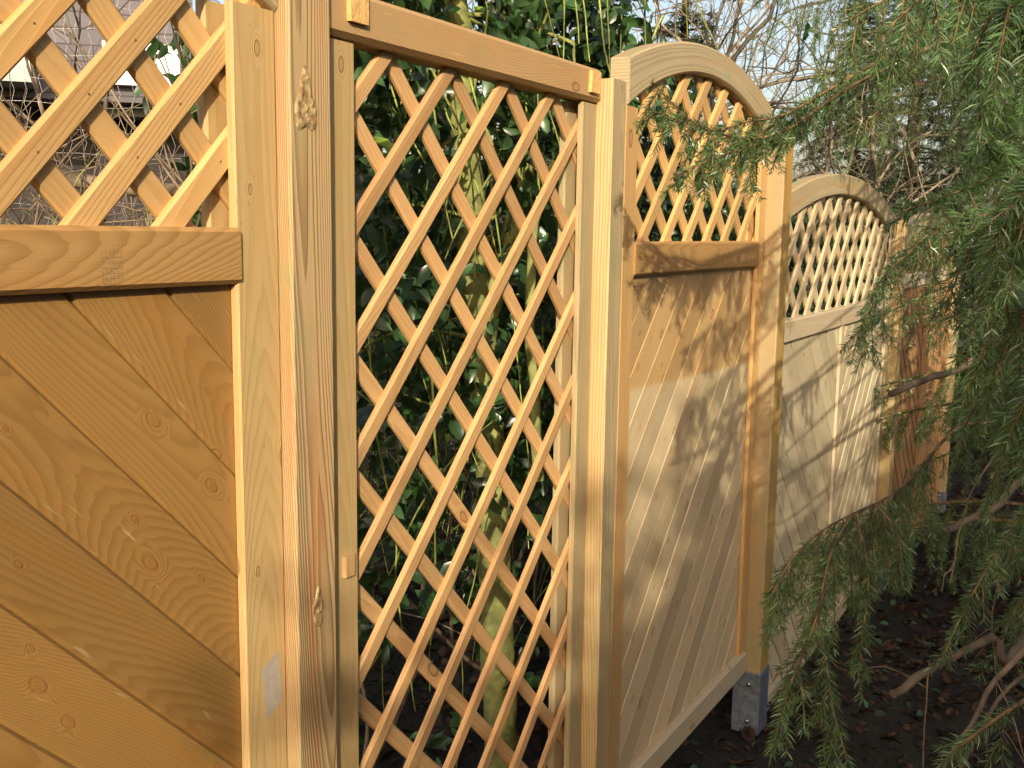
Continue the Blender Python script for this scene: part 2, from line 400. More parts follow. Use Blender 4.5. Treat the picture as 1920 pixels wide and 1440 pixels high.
def stile(root, x0, x1, z0, z1, mat, back=True, ext=0, t=.012, name='stile', y=FY):
    mb = MB(); xc = (x0+x1)/2; wd = x1-x0
    mb.prism((xc, y, z0), (xc, y, z1), SX, N_, wd, t, c=.003)
    if back: mb.prism((xc-ext/2, Y3, z0), (xc-ext/2, Y3, z1), SX, N_, wd+ext, .014, c=.004)
    return mb.build(name, mat, root)
def rail(root, x0, x1, z0, z1, mat, y, t, name, c=.006):
    mb = MB(); zc = (z0+z1)/2
    mb.prism((x0, y, zc), (x1, y, zc), SZ, N_, z1-z0, t, c=c)
    return mb.build(name, mat, root)
def nails(root, pts, y, r=.0017, name='nail'):
    for (x, z) in pts:
        VV = []; FF = []; b = 0; n = 8
        for k in range(n):
            a = k*2*math.pi/n; VV.append((x+r*math.cos(a), y-.0004, z+r*math.sin(a)))
        VV.append((x, y-.0011, z))
        for k in range(n): FF.append((b+k, b+(k+1) % n, b+n))
        np_mesh(name, VV, FF, M['nailhead'], root)

def arched_panel(x0, x1, ztop, drop, sw, mats, zmid, zbot, fl, bl, arch, label, group, vshape=False, boff=0, bp=.15, gap=0, lw=.036, bsign=1, midy=-.005):
    """arch = (cx, zo, Ro, zi, Ri)"""
    root = empty('arched_fence', ((x0+x1)/2, FY, zbot), label, 'fence panel', group)
    cx, zo, Ro, zi, Ri = arch
    inner = lambda x: zi+math.sqrt(max(Ri*Ri-(x-cx)**2, 0)); outer = lambda x: zo+math.sqrt(max(Ro*Ro-(x-cx)**2, 0))
    zs = inner(x0+sw*.5)+.004
    for a, b in ((x0, x0+sw), (x1-sw, x1)):
        zt = min(inner(a+.004), inner(b-.004))-.001
        stile(root, a, b, zbot+.088, zt, mats['stile'], ext=.020 if a > x0 else 0)
    rail(root, x0+sw+.001-.004, x1-sw+.004, zmid[0], zmid[1], mats['mid'], FY+midy, .040, 'mid_rail')
    rail(root, x0+.004, x1-.004, zbot, zbot+.087, mats['bottom'], FY-.006, .050, 'bottom_rail', c=.010)
    mb = MB(); arch_mesh(mb, x0+.001, x1-.001, cx, zo, Ro, zi, Ri, FY-.006, .050); mb.build('arch', mats['arch'], root)
    ins = lambda x, z: x0+.018 < x < x1-.018 and zmid[0]+.01 < z < inner(x)+.022
    mb = MB(); laths(mb, ins, x0, x1, 1, fl[0], fl[1], lw, .009, Y1); laths(mb, ins, x0, x1, -1, bl[0], bl[1], lw, .009, Y2)
    mb.build('lattice', mats['lath'], root)
    mb = MB(); ya = FY+.0125
    zb, zt = zbot+.03, zmid[0]+.02
    if vshape:
        xm = (x0+x1)/2
        boards(mb, x0+.02, xm, zb, zt, -1, boff, bp, ya, gap=gap); boards(mb, xm, x1-.02, zb, zt, 1, boff-2*xm, bp, ya, gap=gap)
        stile(root, xm-.028, xm+.028, zbot+.088, zmid[0]-.001, mats['stile'], back=False, t=.0118, name='centre_stile', y=FY)
    else:
        boards(mb, x0+.02, x1-.02, zb, zt, bsign, boff, bp, ya, gap=gap, cham=.0045 if bp > .14 else .0022)
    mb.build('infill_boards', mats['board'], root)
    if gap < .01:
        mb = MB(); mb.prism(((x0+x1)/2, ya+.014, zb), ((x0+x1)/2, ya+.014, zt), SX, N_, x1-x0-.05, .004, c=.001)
        mb.build('groove_shade', M['dark_wood'], root)  # dark sheet behind the boards paints the shade in their grooves
    return root, ins

PG = 'panels of the new wooden garden fence'
# panel A, at the left edge
AX0, AX1 = .012, 1.162
A, insA = arched_panel(AX0, AX1, 0, 0, .084, dict(stile=M['stile'], mid=M['brownrail'], bottom=M['brownrail'], arch=M['arch'], lath=M['strip'], board=M['brown']),
    (1.463, 1.539), .02, (.969, .1355), (2.399, .142), (.587, .385, 1.663, .68, 1.289),
    'brown panel at the left frame edge, broad diagonal boards below coarse lattice', PG, boff=2.128-.148*6, bp=.148, bsign=-1, lw=.0375)
pts = []
for i in range(-3, 9):
    for j in range(-3, 9):
        a, b = .969-.1355*i, 2.399+.142*j; x, z = (b-a)/2, (a+b)/2
        if AX0+.1 < x < AX1-.1 and 1.56 < z < 1.95: pts.append((x+.004, z+.003))
nails(A, pts, Y1)
mb = MB(); q = at(493, 1207, 1.5); 
xa, za = 1.098, .845
# small grey film label stuck askew on the stile
f = [(1.1085, .9010), (1.1450, .9150), (1.1520, .8370), (1.1180, .8190)]
mb.poly([(x, FY-.0006, z) for x, z in f], [(x, z) for x, z in f]); tag(mb.build('film_label', M['tape'], A), 'grey see-through film label stuck crooked on the stile')

VV = []; FF = []
def bar(xa, xb, za, zb):
    b = len(VV); VV.extend([(xa, FY-.0056, za), (xb, FY-.0056, za), (xb, FY-.0056, zb), (xa, FY-.0056, zb)]); FF.append((b, b+1, b+2, b+3))
for k in range(6): bar(.851+k*.0058, .8519+k*.0058, 1.468+.001*k, 1.512+.003*(k % 3))
for k in range(6): bar(.8522, .8808, 1.471+k*.0062, 1.4716+k*.0062)
me = np_mesh('scratch_marks', VV, FF, M['chalk'], A, 4); me['label'] = 'pale cross-hatched scuff on the rail'; me['kind'] = 'stuff'

# trellis panel B
BX0, BX1 = 1.256, 2.196
B = empty('trellis_fence', ((BX0+BX1)/2, FY, .02), 'see-through trellis panel of crossed laths over its full height under a flat rail', 'trellis panel', PG)
stile(B, BX0, 1.338, .10, 1.818, M['stile']); stile(B, 2.128, BX1, .10, 1.818, M['postolive'], ext=.022)  # right stile: weaker light on its face put into the duller olive colour
rail(B, BX0-.0, BX1-.0, 1.822, 1.893, M['toprail'], FY-.010, .055, 'top_rail', c=.008)
rail(B, BX0, BX1, .012, .098, M['toprail'], FY-.006, .050, 'bottom_rail', c=.008)
insB = lambda x, z: BX0+.03 < x < BX1-.02 and .05 < z < 1.835
mb = MB(); laths(mb, insB, BX0, BX1, 1, .190, .189, .0295, .009, Y1, m=1.0); laths(mb, insB, BX0, BX1, -1, 3.079, .1945, .0300, .009, Y2, m=1.0)
mb.build('lattice', M['strip_pink'], B)
for (xa, xb, za, zb, sk) in ((1.307, 1.352, 1.846, 1.893, .0), (2.132, 2.176, 1.838, 1.884, .004)):
    mb = MB(); mb.prism(((xa+xb)/2, FY-.0175, za), ((xa+xb)/2+sk, FY-.0175, zb), SX, N_, xb-xa, .0075, c=.0008)
    tag(mb.build('end_block', M['sawn'], B), 'little block of fresh sawn wood nailed on the rail')
mb = MB(); mb.prism((1.311, FY-.006, .985), (1.311, FY-.006, 1.020), SX, N_, .030, .006, c=.004)
tag(mb.build('wood_plug', M['toprail'], B), 'small reddish wooden plug on the stile')

# panel C
CX0, CX1 = 2.358, 3.504
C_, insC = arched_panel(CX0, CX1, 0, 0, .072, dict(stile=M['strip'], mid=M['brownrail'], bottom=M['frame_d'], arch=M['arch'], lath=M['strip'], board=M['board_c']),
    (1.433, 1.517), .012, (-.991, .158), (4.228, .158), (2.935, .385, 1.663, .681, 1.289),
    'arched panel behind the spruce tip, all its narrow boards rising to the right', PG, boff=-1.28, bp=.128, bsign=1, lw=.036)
# panel D
DX0, DX1 = 3.700, 5.762
D_, insD = arched_panel(DX0, DX1, 0, 0, .075, dict(stile=M['frame_d'], mid=M['frame_d'], bottom=M['frame_d'], arch=M['arch'], lath=M['strip_pale'], board=M['board_d']),
    (1.150, 1.232), -.262, (-2.577, .17), (5.62, .17), (4.66, -2.11, 3.9, -1.765, 3.47),
    'wide pale arched panel with boards in a V on a centre stile', PG, vshape=True, boff=5.22, bp=.132, gap=.0075, lw=.040)
# panel E
EX0, EX1 = 5.96, 7.98
E_, insE = arched_panel(EX0, EX1, 0, 0, .075, dict(stile=M['board_e'], mid=M['frame_d'], bottom=M['board_e'], arch=M['arch'], lath=M['board_e'], board=M['board_e']),
    (1.250, 1.330), -.36, (-4.8, .17), (8.1, .17), (6.97, -2.22, 3.9, -1.875, 3.47),
    'farthest orange-brown fence panel with open slats, half hidden behind the spruce', PG, vshape=True, boff=8.02, bp=.135, gap=.020, lw=.040)

# posts
def post(x0, x1, yf, z0, z1, mat, label, side=None, front=None):
    root = empty('fence_post', ((x0+x1)/2, yf+.045, z0), label, 'fence post', 'posts of the new wooden garden fence')
    mb = MB(); xc = (x0+x1)/2; w_ = x1-x0; d = .09; c = .004
    # a square post with softened arrises, 4 long faces each with its own grain
    cs = [(-w_/2+c, 0), (w_/2-c, 0), (w_/2, c), (w_/2, d-c), (w_/2-c, d), (-w_/2+c, d), (-w_/2, d-c), (-w_/2, c)]
    per = [0]
    for i in range(8):
        a, b = cs[i], cs[(i+1) % 8]; per.append(per[-1]+math.hypot(a[0]-b[0], a[1]-b[1]))
    u0 = rng.uniform(0, 90); nz = 2; b0 = len(mb.v)
    for i in range(8):
        j = (i+1) % 8; a, b = cs[i], cs[j]; off = -.045
        mb.poly([(xc+a[0], yf+a[1], z0), (xc+b[0], yf+b[1], z0), (xc+b[0], yf+b[1], z1), (xc+a[0], yf+a[1], z1)],
                [(u0, per[i]+off), (u0, per[i+1]+off), (u0+z1-z0, per[i+1]+off), (u0+z1-z0, per[i]+off)])
    mb.poly([(xc+a, yf+b, z1) for a, b in cs], [(60+a*.3, b) for a, b in cs])
    mb.poly([(xc+a, yf+b, z0) for a, b in cs][::-1], [(60+a*.3, b) for a, b in cs][::-1])
    me = mb.build('shaft', mat, root)
    for m_, fs in ((side, (6, 7, 5)), (front, (0, 1))):
        if m_:
            me.data.materials.append(m_)
            for f in fs: me.data.polygons[f].material_index = len(me.data.materials)-1
    return root
def weld(o):
    import bmesh
    bm = bmesh.new(); bm.from_mesh(o.data); bmesh.ops.remove_doubles(bm, verts=bm.verts, dist=1e-5); bm.to_mesh(o.data); bm.free()
def shoe(root, x0, x1, yf, z0, z1, zg):
    e = .004; mb = MB()
    cs_o = [(x0-e, yf-e), (x1+e, yf-e), (x1+e, yf+.09+e), (x0-e, yf+.09+e)]
    cs_i = [(x0-.0005, yf-.0005), (x1+.0005, yf-.0005), (x1+.0005, yf+.0905), (x0-.0005, yf+.0905)]
    for i in range(4):
        j = (i+1) % 4; a, b = cs_o[i], cs_o[j]; c_, d_ = cs_i[i], cs_i[j]
        mb.poly([(*a, z0), (*b, z0), (*b, z1), (*a, z1)]); mb.poly([(*a, z1), (*b, z1), (*d_, z1), (*c_, z1)])
    mb.poly([(*a, z0) for a in cs_o][::-1])
    mb.prism(((x0+x1)/2, yf+.025, zg-.3), ((x0+x1)/2, yf+.025, z0), SX, N_, .03, .03, c=.004)
    s = mb.build('steel_shoe', M['zinc'], root); weld(s)
    bv = s.modifiers.new('bevel', 'BEVEL'); bv.width = .003; bv.segments = 2
    for zz in (z0+(z1-z0)*.80, z0+(z1-z0)*.20):
        VV = []; FF = []; n = 6; xb = x0-e; yb = yf+.036
        for lay, (dx, r) in enumerate(((0, .0085), (-.006, .0085), (-.006, .004), (-.010, .004))):
            for k in range(n): a = k*math.pi/3; VV.append((xb+dx, yb+r*math.cos(a), zz+r*math.sin(a)))
        for l in range(3):
            for k in range(n): FF.append((l*n+k, l*n+(k+1) % n, (l+1)*n+(k+1) % n, (l+1)*n+k))
        o = np_mesh('bolt', VV, FF, M['bolt'], s, 4)
p0 = post(-.09, .004, 1.0275, -.2, 1.92, M['post'], 'post beyond the left frame edge')
p1 = post(1.1625, 1.2548, 1.0275, -.20, 1.95, M['post'], 'thick rough nearest post with resin-crusted knots, between brown panel and open trellis')
p2 = post(2.1975, 2.2730, 1.012, -.20, 1.874, M['postyellow'], 'yellow-striped post between the open trellis and the first arched panel', front=M['postolive'])
p3 = post(3.5055, 3.6050, .995, .02, 1.872, M['postorange'], 'orange post standing in a large grey steel shoe, right of the first arched panel', side=M['postolive'])
shoe(p3, 3.5055, 3.6050, .995, -.205, .022, -.20)
p4 = post(5.765, 5.860, 1.000, -.24, 1.623, M['postyellow'], 'slim far post between the pale V-boarded panel and the orange one')
shoe(p4, 5.765, 5.860, 1.000, -.385, -.235, -.39)
p5 = post(7.985, 8.075, 1.000, -.27, 1.36, M['postolive'], 'farthest post at the end of the fence, in a shiny steel shoe')
shoe(p5, 7.985, 8.075, 1.000, -.42, -.265, -.42)
# batten closing the gap right of post C-D
# crusty knots on the first post
def wound(x, z, rx, rz, yf, root, seed):
    r = np.random.default_rng(seed); n = 26; rings = 8; V = [(x, yf-.004, z)]; Fc = []
    for k in range(1, rings+1):
        q = k/rings
        for i in range(n):
            a = i*2*math.pi/n; e = 1+.16*math.sin(3*a+seed)+.10*math.sin(5*a)
            zz = math.sin(a)*rz*(1.5 if math.sin(a) > 0 and abs(math.cos(a)) < .6 else 1)
            h = .0022*math.exp(-((q-.72)/.2)**2)*r.uniform(.3, 1.4)+.002*(1-q)*r.uniform(.2, 1)
            V.append((x+math.cos(a)*rx*q*e, yf-max(h, 0)+(.0012 if k == rings else 0), z+zz*q*e))
    for i in range(n): Fc.append((0, 1+i, 1+(i+1) % n, 0))
    Tt = []
    for i in range(n): Tt.append((0, 1+i, 1+(i+1) % n))
    for k in range(rings-1):
        for i in range(n):
            a = 1+k*n+i; b = 1+k*n+(i+1) % n; Tt += [(a, a+n, b+n), (a, b+n, b)]
    o = np_mesh('resin_knot', V, Tt, M['knotwound'], root, 3, True)
wound(1.1970, 1.706, .0250, .034, 1.0273, p1, 3)
wound(1.2090, .962, .0125, .026, 1.0273, p1, 5)

# ------------------------------------------------------------------ foliage builders
def unit(v): return v/(np.linalg.norm(v, axis=-1, keepdims=True)+1e-9)
def grow(p, d, L, droop, step=.015, wob=.25):
    n = max(3, int(L/step)); P = [np.array(p, float)]; d = unit(np.array(d, float))
    for i in range(n):
        d = unit(d+np.array([0, 0, -1])*droop*step+rng.normal(0, wob*step*3, 3)); P.append(P[-1]+d*step)
    return np.array(P)
def needles_on(P, dens, ln, flat=.45, fwd=.80, wid=.0015):
    """needle triangles (with one bend) along polyline P"""
    seg = np.diff(P, axis=0); sl = np.linalg.norm(seg, axis=1); cum = np.concatenate([[0], np.cumsum(sl)]); L = cum[-1]
    n = max(4, int(L*dens)); t = np.sort(rng.uniform(0, L, n)); i = np.clip(np.searchsorted(cum, t)-1, 0, len(seg)-1)
    f = (t-cum[i])/sl[i]; p = P[i]+seg[i]*f[:, None]; T = unit(seg[i])
    up = np.array([0, 0, 1.0]); side = np.cross(T, up); m = np.linalg.norm(side, axis=1) < .2
    side[m] = rng.normal(0, 1, (m.sum(), 3)); side = unit(side); nrm = unit(np.cross(side, T))
    ph = rng.uniform(0, 2*np.pi, n); rad = np.cos(ph)[:, None]*side+(np.sin(ph)*(1-flat))[:, None]*nrm
    d = unit(unit(rad)+T*(fwd+rng.normal(0, .12, n))[:, None]+rng.normal(0, .05, (n, 3)))
    l = ln*rng.uniform(.75, 1.15, n)*(1-.45*np.clip((t/L-.85)/.15, 0, 1))
    wv = unit(np.cross(d, rng.normal(0, 1, (n, 3))))*wid*.5
    mid = p+d*(l*.55)[:, None]; d2 = unit(d+T*.35); tip = mid+d2*(l*.45)[:, None]
    V = np.stack([p-wv*.7, p+wv*.7, mid+wv, mid-wv, tip], 1).reshape(-1, 3)
    b = np.arange(n)[:, None]*5
    Tt = np.concatenate([b+[0, 1, 2], b+[0, 2, 3], b+[3, 2, 4]], 1).reshape(-1, 3)
    return V, Tt
class Needles:
    def __init__(s): s.V = []; s.T = []; s.b = 0; s.count = 0
    def add(s, *a, **k):
        V, T = needles_on(*a, **k); s.V.append(V); s.T.append(T+s.b); s.b += len(V); s.count += len(T)//3
    def build(s, mat, parent, name='needles'):
        if not s.V: return
        return np_mesh(name, np.concatenate(s.V), np.concatenate(s.T), mat, parent, 3)

NEED = 0
def spruce_branch(root, cp, r0, r1, start=.25, tw=(.10, .34), spacing=.045, droop=5.0, mat='needle', dens=1000, ln=.0165, sub=True,
                  end_needles=True, wid=.0016, main_need=True, side_ang=.9, seed=None, hang=.35, label=None, trunk=False):
    """one bough: woody part with its sprays as a child"""
    global NEED
    ln = ln*1.36; P = spline(cp, .02); n = len(P); rad = np.linspace(r0, r1, n)**1.0
    paths = [(P, rad)]; nd = Needles()
    cum = np.concatenate([[0], np.cumsum(np.linalg.norm(np.diff(P, axis=0), axis=1))]); L = cum[-1]
    start = max(start, (np.linalg.norm(np.asarray(cp[1])-cp[0])-.25)/L) if trunk else start
    if main_need:
        k0 = int(n*max(start, .30)); nd.add(P[k0:], dens, ln, wid=wid)
    s = L*start; flip = 1
    while s < L-.02:
        i = min(np.searchsorted(cum, s), n-2); T = unit(P[i+1]-P[max(i-1, 0)]); side = unit(np.cross(T, [0, 0, 1.0]))
        q = (s/L-start)/(1-start); l = rng.uniform(*tw)*(1-.55*q)*(.55+.45*min(1, q*4))
        d = T*(1-side_ang*.5)+side*flip*side_ang*rng.uniform(.3, .9)+np.array([0, 0, -hang*rng.uniform(.5, 1.5)])
        Q = grow(P[i], d, l, droop*rng.uniform(.7, 1.4), wob=.16); paths.append((Q, np.linspace(.0017, .0007, len(Q))))
        nd.add(Q, dens*.8, ln, wid=wid)
        if sub:
            ss = .03; f2 = 1
            while ss < l-.03:
                j = min(int(ss/.015), len(Q)-2); T2 = unit(Q[j+1]-Q[j]); s2 = unit(np.cross(T2, unit(rng.normal(0, .35, 3)+np.array([T[0], T[1], .25]))))
                l2 = rng.uniform(.04, .12)*(1-.5*ss/l)
                Q2 = grow(Q[j], T2*.85+s2*f2*.6, l2, droop*1.0, wob=.15); paths.append((Q2, np.linspace(.0009, .0005, len(Q2))))
                nd.add(Q2, dens*.8, ln*.9, wid=wid); f2 = -f2; ss += rng.uniform(.045, .085)
        flip = -flip; s += spacing*rng.uniform(.6, 1.4)
    b = tubes('branch', paths, M['twig'], root, 5)
    if label: b['label'] = label
    nd.build(M[mat], b); NEED += nd.count
    return b

# ------------------------------------------------------------------ the big spruce at the right
TR = at(2090, 700, 4.6); TX, TY = TR[0], TR[1]
SP = empty('spruce_tree', (TX, TY, gz(TX, TY)), 'big drooping green spruce filling the right side in front of the fence', 'spruce')
tp = [(TX+.02*math.sin(z*1.3), TY+.02*math.cos(z), z) for z in np.arange(-.5, 6.6, .12)]
tubes('trunk', [(tp, np.linspace(.15, .05, len(tp)))], M['bark'], SP, 12)
def T_(z): return np.array([TX, TY, z])
def B_(pix_pts, trunk_z, *a, **k):
    return spruce_branch(SP, ([T_(trunk_z)] if trunk_z is not None else [])+[at(*p) for p in pix_pts], *a, trunk=trunk_z is not None, **k)
# the bough that reaches across the arch
B_([(1800, 20, 2.6), (1640, 120, 2.4), (1560, 165, 2.3), (1470, 215, 2.2), (1400, 228, 2.15), (1340, 245, 2.1), (1290, 222, 2.05), (1222, 152, 2.0)], 2.75, .014, .0014,
   start=.42, tw=(.10, .26), spacing=.030, droop=6, hang=.9, dens=1250, ln=.0155)
B_([(1640, 118, 2.4), (1500, 200, 2.25), (1400, 270, 2.15), (1330, 300, 2.1), (1262, 332, 2.05)], None, .006, .0012, start=.30, tw=(.07, .20), spacing=.030, droop=7, hang=.9, dens=1200)
B_([(1800, 60, 2.5), (1600, 160, 2.3), (1480, 240, 2.2), (1400, 260, 2.15), (1300, 235, 2.1), (1215, 205, 2.05)], None, .006, .0012, start=.45, tw=(.05, .12), spacing=.03, droop=4, hang=.5, dens=1200)
# curtain along the top
top = [([(1900, -60, 2.2), (1760, -40, 2.0), (1640, 10, 1.9), (1560, 60, 1.85)], 3.0),
       ([(1940, -120, 1.8), (1800, -60, 1.6), (1700, 20, 1.5), (1640, 80, 1.5)], 3.2),
       ([(1900, -40, 3.6), (1740, -40, 4.2), (1600, -10, 4.5), (1480, 20, 4.5), (1410, 60, 4.5)], 3.3),
       ([(1960, 110, 4.0), (1820, 130, 4.1), (1700, 170, 4.1), (1610, 240, 4.1)], 2.5),
       ([(1980, 60, 4.2), (1870, 90, 4.3), (1800, 150, 4.3), (1750, 230, 4.3)], 2.7),
       ([(1930, 200, 3.9), (1790, 200, 4.6), (1650, 220, 4.8), (1560, 270, 4.8)], 2.6),
       ([(1950, 20, 3.9), (1780, 60, 4.5), (1630, 100, 4.8), (1530, 120, 4.8)], 2.9),
       ([(1980, -40, 1.4), (1890, 0, 1.25), (1840, 60, 1.2), (1810, 160, 1.2)], 2.9),
       ([(1980, 200, 4.2), (1900, 230, 4.3), (1840, 280, 4.4), (1800, 340, 4.4)], 2.3),
       ([(1980, 240, 4.2), (1840, 250, 5.0), (1720, 260, 5.4), (1630, 290, 5.4)], 2.4),
       ([(1980, 100, 4.2), (1820, 60, 4.5), (1640, 60, 4.7), (1560, 90, 4.8)], 2.5)]
for cp, tz in top:
    near = cp[1][2] < 2
    B_(cp, tz, .012, .0015, start=.30, tw=(.12, .26) if near else (.18, .42), spacing=.042 if near else .055, droop=9, hang=1.1, dens=950 if near else 800, ln=.018 if near else .017, side_ang=.7)
# single bright tip pointing left over the far posts
B_([(1905, 215, 1.75), (1890, 290, 1.6), (1850, 335, 1.5), (1790, 362, 1.42), (1740, 380, 1.38), (1692, 396, 1.35)], 2.35, .009, .0014, start=.62, tw=(.03, .075), spacing=.05, droop=1.5, hang=.5, dens=1700, ln=.019, side_ang=1.1)
# bough hanging in front of the far posts
B_([(1900, 380, 2.5), (1810, 400, 2.4), (1740, 440, 2.3), (1700, 478, 2.25), (1655, 520, 2.2), (1625, 590, 2.15), (1610, 650, 2.1)], 2.0, .011, .0013,
   start=.42, tw=(.10, .26), spacing=.035, droop=9, hang=1.2, dens=1150, ln=.0165)
B_([(1900, 400, 4.3), (1820, 430, 4.3), (1770, 480, 4.3), (1740, 540, 4.3)], 1.95, .008, .0013, start=.35, tw=(.10, .25), spacing=.045, droop=9, hang=1.2)
B_([(1960, 330, 4.3), (1840, 350, 4.5), (1760, 380, 4.6), (1710, 430, 4.6)], 2.1, .008, .0013, start=.3, tw=(.18, .42), spacing=.05, droop=10, hang=1.3, ln=.018, dens=900)
B_([(1960, 480, 4.6), (1860, 520, 4.9), (1780, 560, 5.0), (1740, 640, 5.0)], 1.6, .008, .0013, start=.3, tw=(.18, .40), spacing=.05, droop=10, hang=1.3, ln=.018, dens=900)
B_([(1960, 620, 4.4), (1850, 660, 4.6), (1770, 720, 4.7), (1720, 800, 4.7)], 1.3, .008, .0013, start=.3, tw=(.15, .36), spacing=.05, droop=10, hang=1.3, ln=.018, dens=900)
B_([(1950, -60, 4.4), (1800, -60, 4.7), (1640, -30, 4.8), (1480, 20, 4.8)], 3.4, .008, .0013, start=.3, tw=(.25, .60), spacing=.05, droop=10, hang=1.3, ln=.019, dens=850)
# right edge masses
right = [([(1960, 380, 1.6), (1880, 400, 1.5), (1830, 450, 1.45), (1800, 540, 1.4)], 2.2, .30),
         ([(1980, 520, 1.7), (1900, 560, 1.55), (1850, 640, 1.5), (1830, 720, 1.5)], 1.9, .30),
         ([(1980, 640, 1.9), (1900, 700, 1.9), (1830, 760, 1.85), (1790, 850, 1.85)], 1.7, .28),
         ([(1990, 440, 4.2), (1920, 480, 4.3), (1850, 540, 4.4), (1800, 620, 4.4)], 1.9, .40),
         ([(1990, 560, 4.0), (1920, 640, 4.2), (1850, 720, 4.2), (1800, 800, 4.2)], 1.6, .40),
         ([(1990, 300, 1.5), (1930, 330, 1.35), (1890, 400, 1.3), (1870, 500, 1.3)], 2.2, .26),
         ([(2000, 640, 1.5), (1940, 700, 1.4), (1910, 780, 1.4), (1890, 880, 1.4)], 1.6, .22),
         ([(1990, 760, 2.4), (1920, 800, 2.3), (1870, 880, 2.3), (1850, 980, 2.3)], 1.35, .25)]
for cp, tz, l in right:
    B_(cp, tz, .010, .0014, start=.25, tw=(.12, l), spacing=.045, droop=9, hang=1.0, dens=900, ln=.018)
# the long low bough with the hanging sprays at bottom centre-right
B_([(1920, 745, 2.6), (1800, 800, 2.35), (1740, 860, 2.2), (1690, 915, 2.1), (1640, 945, 2.0), (1590, 968, 1.9), (1535, 1000, 1.82), (1480, 1055, 1.76), (1445, 1120, 1.72)], 1.35, .0115, .0013,
   start=.80, tw=(.16, .32), spacing=.026, droop=12, hang=1.4, dens=1150, ln=.0165, main_need=False)
B_([(1600, 962, 1.92), (1565, 1020, 1.80), (1545, 1090, 1.75), (1535, 1160, 1.72), (1548, 1230, 1.70), (1562, 1330, 1.68), (1590, 1430, 1.66)], None, .0032, .0012,
   start=.18, tw=(.06, .20), spacing=.033, droop=12, hang=1.2, dens=1100, ln=.0165)
B_([(1548, 1100, 1.75), (1520, 1190, 1.68), (1480, 1290, 1.62), (1450, 1400, 1.6)], None, .0026, .0012, start=.12, tw=(.05, .16), spacing=.035, droop=12, hang=1.0, dens=1100)
B_([(1600, 965, 1.92), (1622, 1030, 1.88), (1628, 1110, 1.85), (1618, 1180, 1.83), (1612, 1250, 1.82)], None, .0026, .0012, start=.10, tw=(.05, .13), spacing=.04, droop=12, hang=1.0, dens=1100)
B_([(1640, 945, 2.0), (1675, 985, 1.98), (1690, 1040, 1.96), (1672, 1110, 1.95)], None, .0026, .0012, start=.10, tw=(.05, .12), spacing=.04, droop=12, hang=1.0)
# low bough at the right edge
B_([(1990, 940, 2.2), (1930, 950, 2.0), (1880, 1020, 1.9), (1840, 1085, 1.85), (1800, 1160, 1.82), (1765, 1240, 1.8)], .95, .008, .0013, start=.34, tw=(.08, .20), spacing=.035, droop=9, hang=.9, dens=1050)
B_([(1990, 1080, 2.4), (1940, 1100, 2.2), (1900, 1150, 2.1), (1870, 1230, 2.05)], .8, .007, .0013, start=.3, tw=(.08, .22), spacing=.045, droop=9, hang=.9, dens=900)
B_([(1960, 1290, 1.6), (1880, 1340, 1.5), (1800, 1400, 1.45), (1740, 1470, 1.45)], None, .005, .0013, start=.3, tw=(.06, .12), spacing=.045, droop=6, hang=.9, dens=900)
# darker boughs on the far side of the tree
for k in range(44):
    z = rng.uniform(.0, 4.0); a = R_(rng.uniform(-15, 130)); L = rng.uniform(1.0, 1.9)*(1 if z > 1 else .85)
    p0_ = T_(z); d = np.array([math.sin(a), math.cos(a), 0])
    cp = [p0_, p0_+d*L*.35+[0, 0, .02], p0_+d*L*.7+[0, 0, -.10], p0_+d*L+[0, 0, -.28]]
    spruce_branch(SP, cp, .012, .0015, start=.2, tw=(.15, .40), spacing=.07, droop=9, hang=1.1, dens=420, ln=.024, sub=True, wid=.0032, mat='needle')
# bare dead boughs and whips
def dead(cps, r0, r1, tz=None, label=None, twl=0):
    P = spline(([T_(tz)] if tz is not None else [])+[at(*p) for p in cps], .03)
    P = P+rng.normal(0, .0012, P.shape); rad = np.linspace(r0, r1, len(P))*(1+.10*np.sin(np.arange(len(P))*1.7))
    paths = [(P, rad)]
    paths.append((np.array([P[-1], P[-1]+unit(P[-1]-P[-2])*.001]), np.array([r1, 0.0001])))
    for _ in range(twl):
        i = rng.integers(len(P)//3, len(P)-1); d = unit(P[i]-P[i-1])+rng.normal(0, .6, 3); Q = grow(P[i], d, rng.uniform(.06, .25), 6, wob=.5)
        paths.append((Q, np.linspace(.0014, .0005, len(Q))))
    b = tubes('branch', paths, M['drytwig'], SP, 8)
    if label: b['label'] = label
dead([(1900, 625, 2.7), (1800, 690, 2.45), (1735, 712, 2.35), (1672, 739, 2.25)], .014, .0072, 1.45, 'bare broken bough pointing left across the farthest panel', 2)
dead([(1900, 915, 2.9), (1840, 962, 2.8), (1775, 996, 2.7)], .013, .009, 1.0, 'short bare reddish broken bough')
dead([(1930, 1170, 2.2), (1860, 1196, 2.0), (1760, 1245, 1.9), (1676, 1302, 1.8)], .0115, .0075, .75, 'thick dead lower bough with a broken pale end', 4)
dead([(1872, 838, 1.9), (1818, 930, 1.85), (1797, 1010, 1.82), (1781, 1094, 1.8)], .0024, .0010)
dead([(1790, 1055, 1.82), (1772, 1080, 1.8), (1768, 1108, 1.8)], .0014, .0008)
dead([(1940, 1200, 1.7), (1868, 1275, 1.65), (1820, 1360, 1.6), (1760, 1450, 1.55)], .0055, .0028, None, None, 5)
dead([(1950, 1250, 1.9), (1890, 1290, 1.85), (1850, 1350, 1.8), (1795, 1450, 1.8)], .0045, .0025, None, None, 3)
dead([(1920, 490, 2.0), (1900, 545, 1.95), (1850, 580, 1.92), (1832, 584, 1.9)], .0026, .0012)
dead([(1742, 1242, 1.9), (1735, 1320, 1.88), (1730, 1440, 1.88)], .0016, .0010)
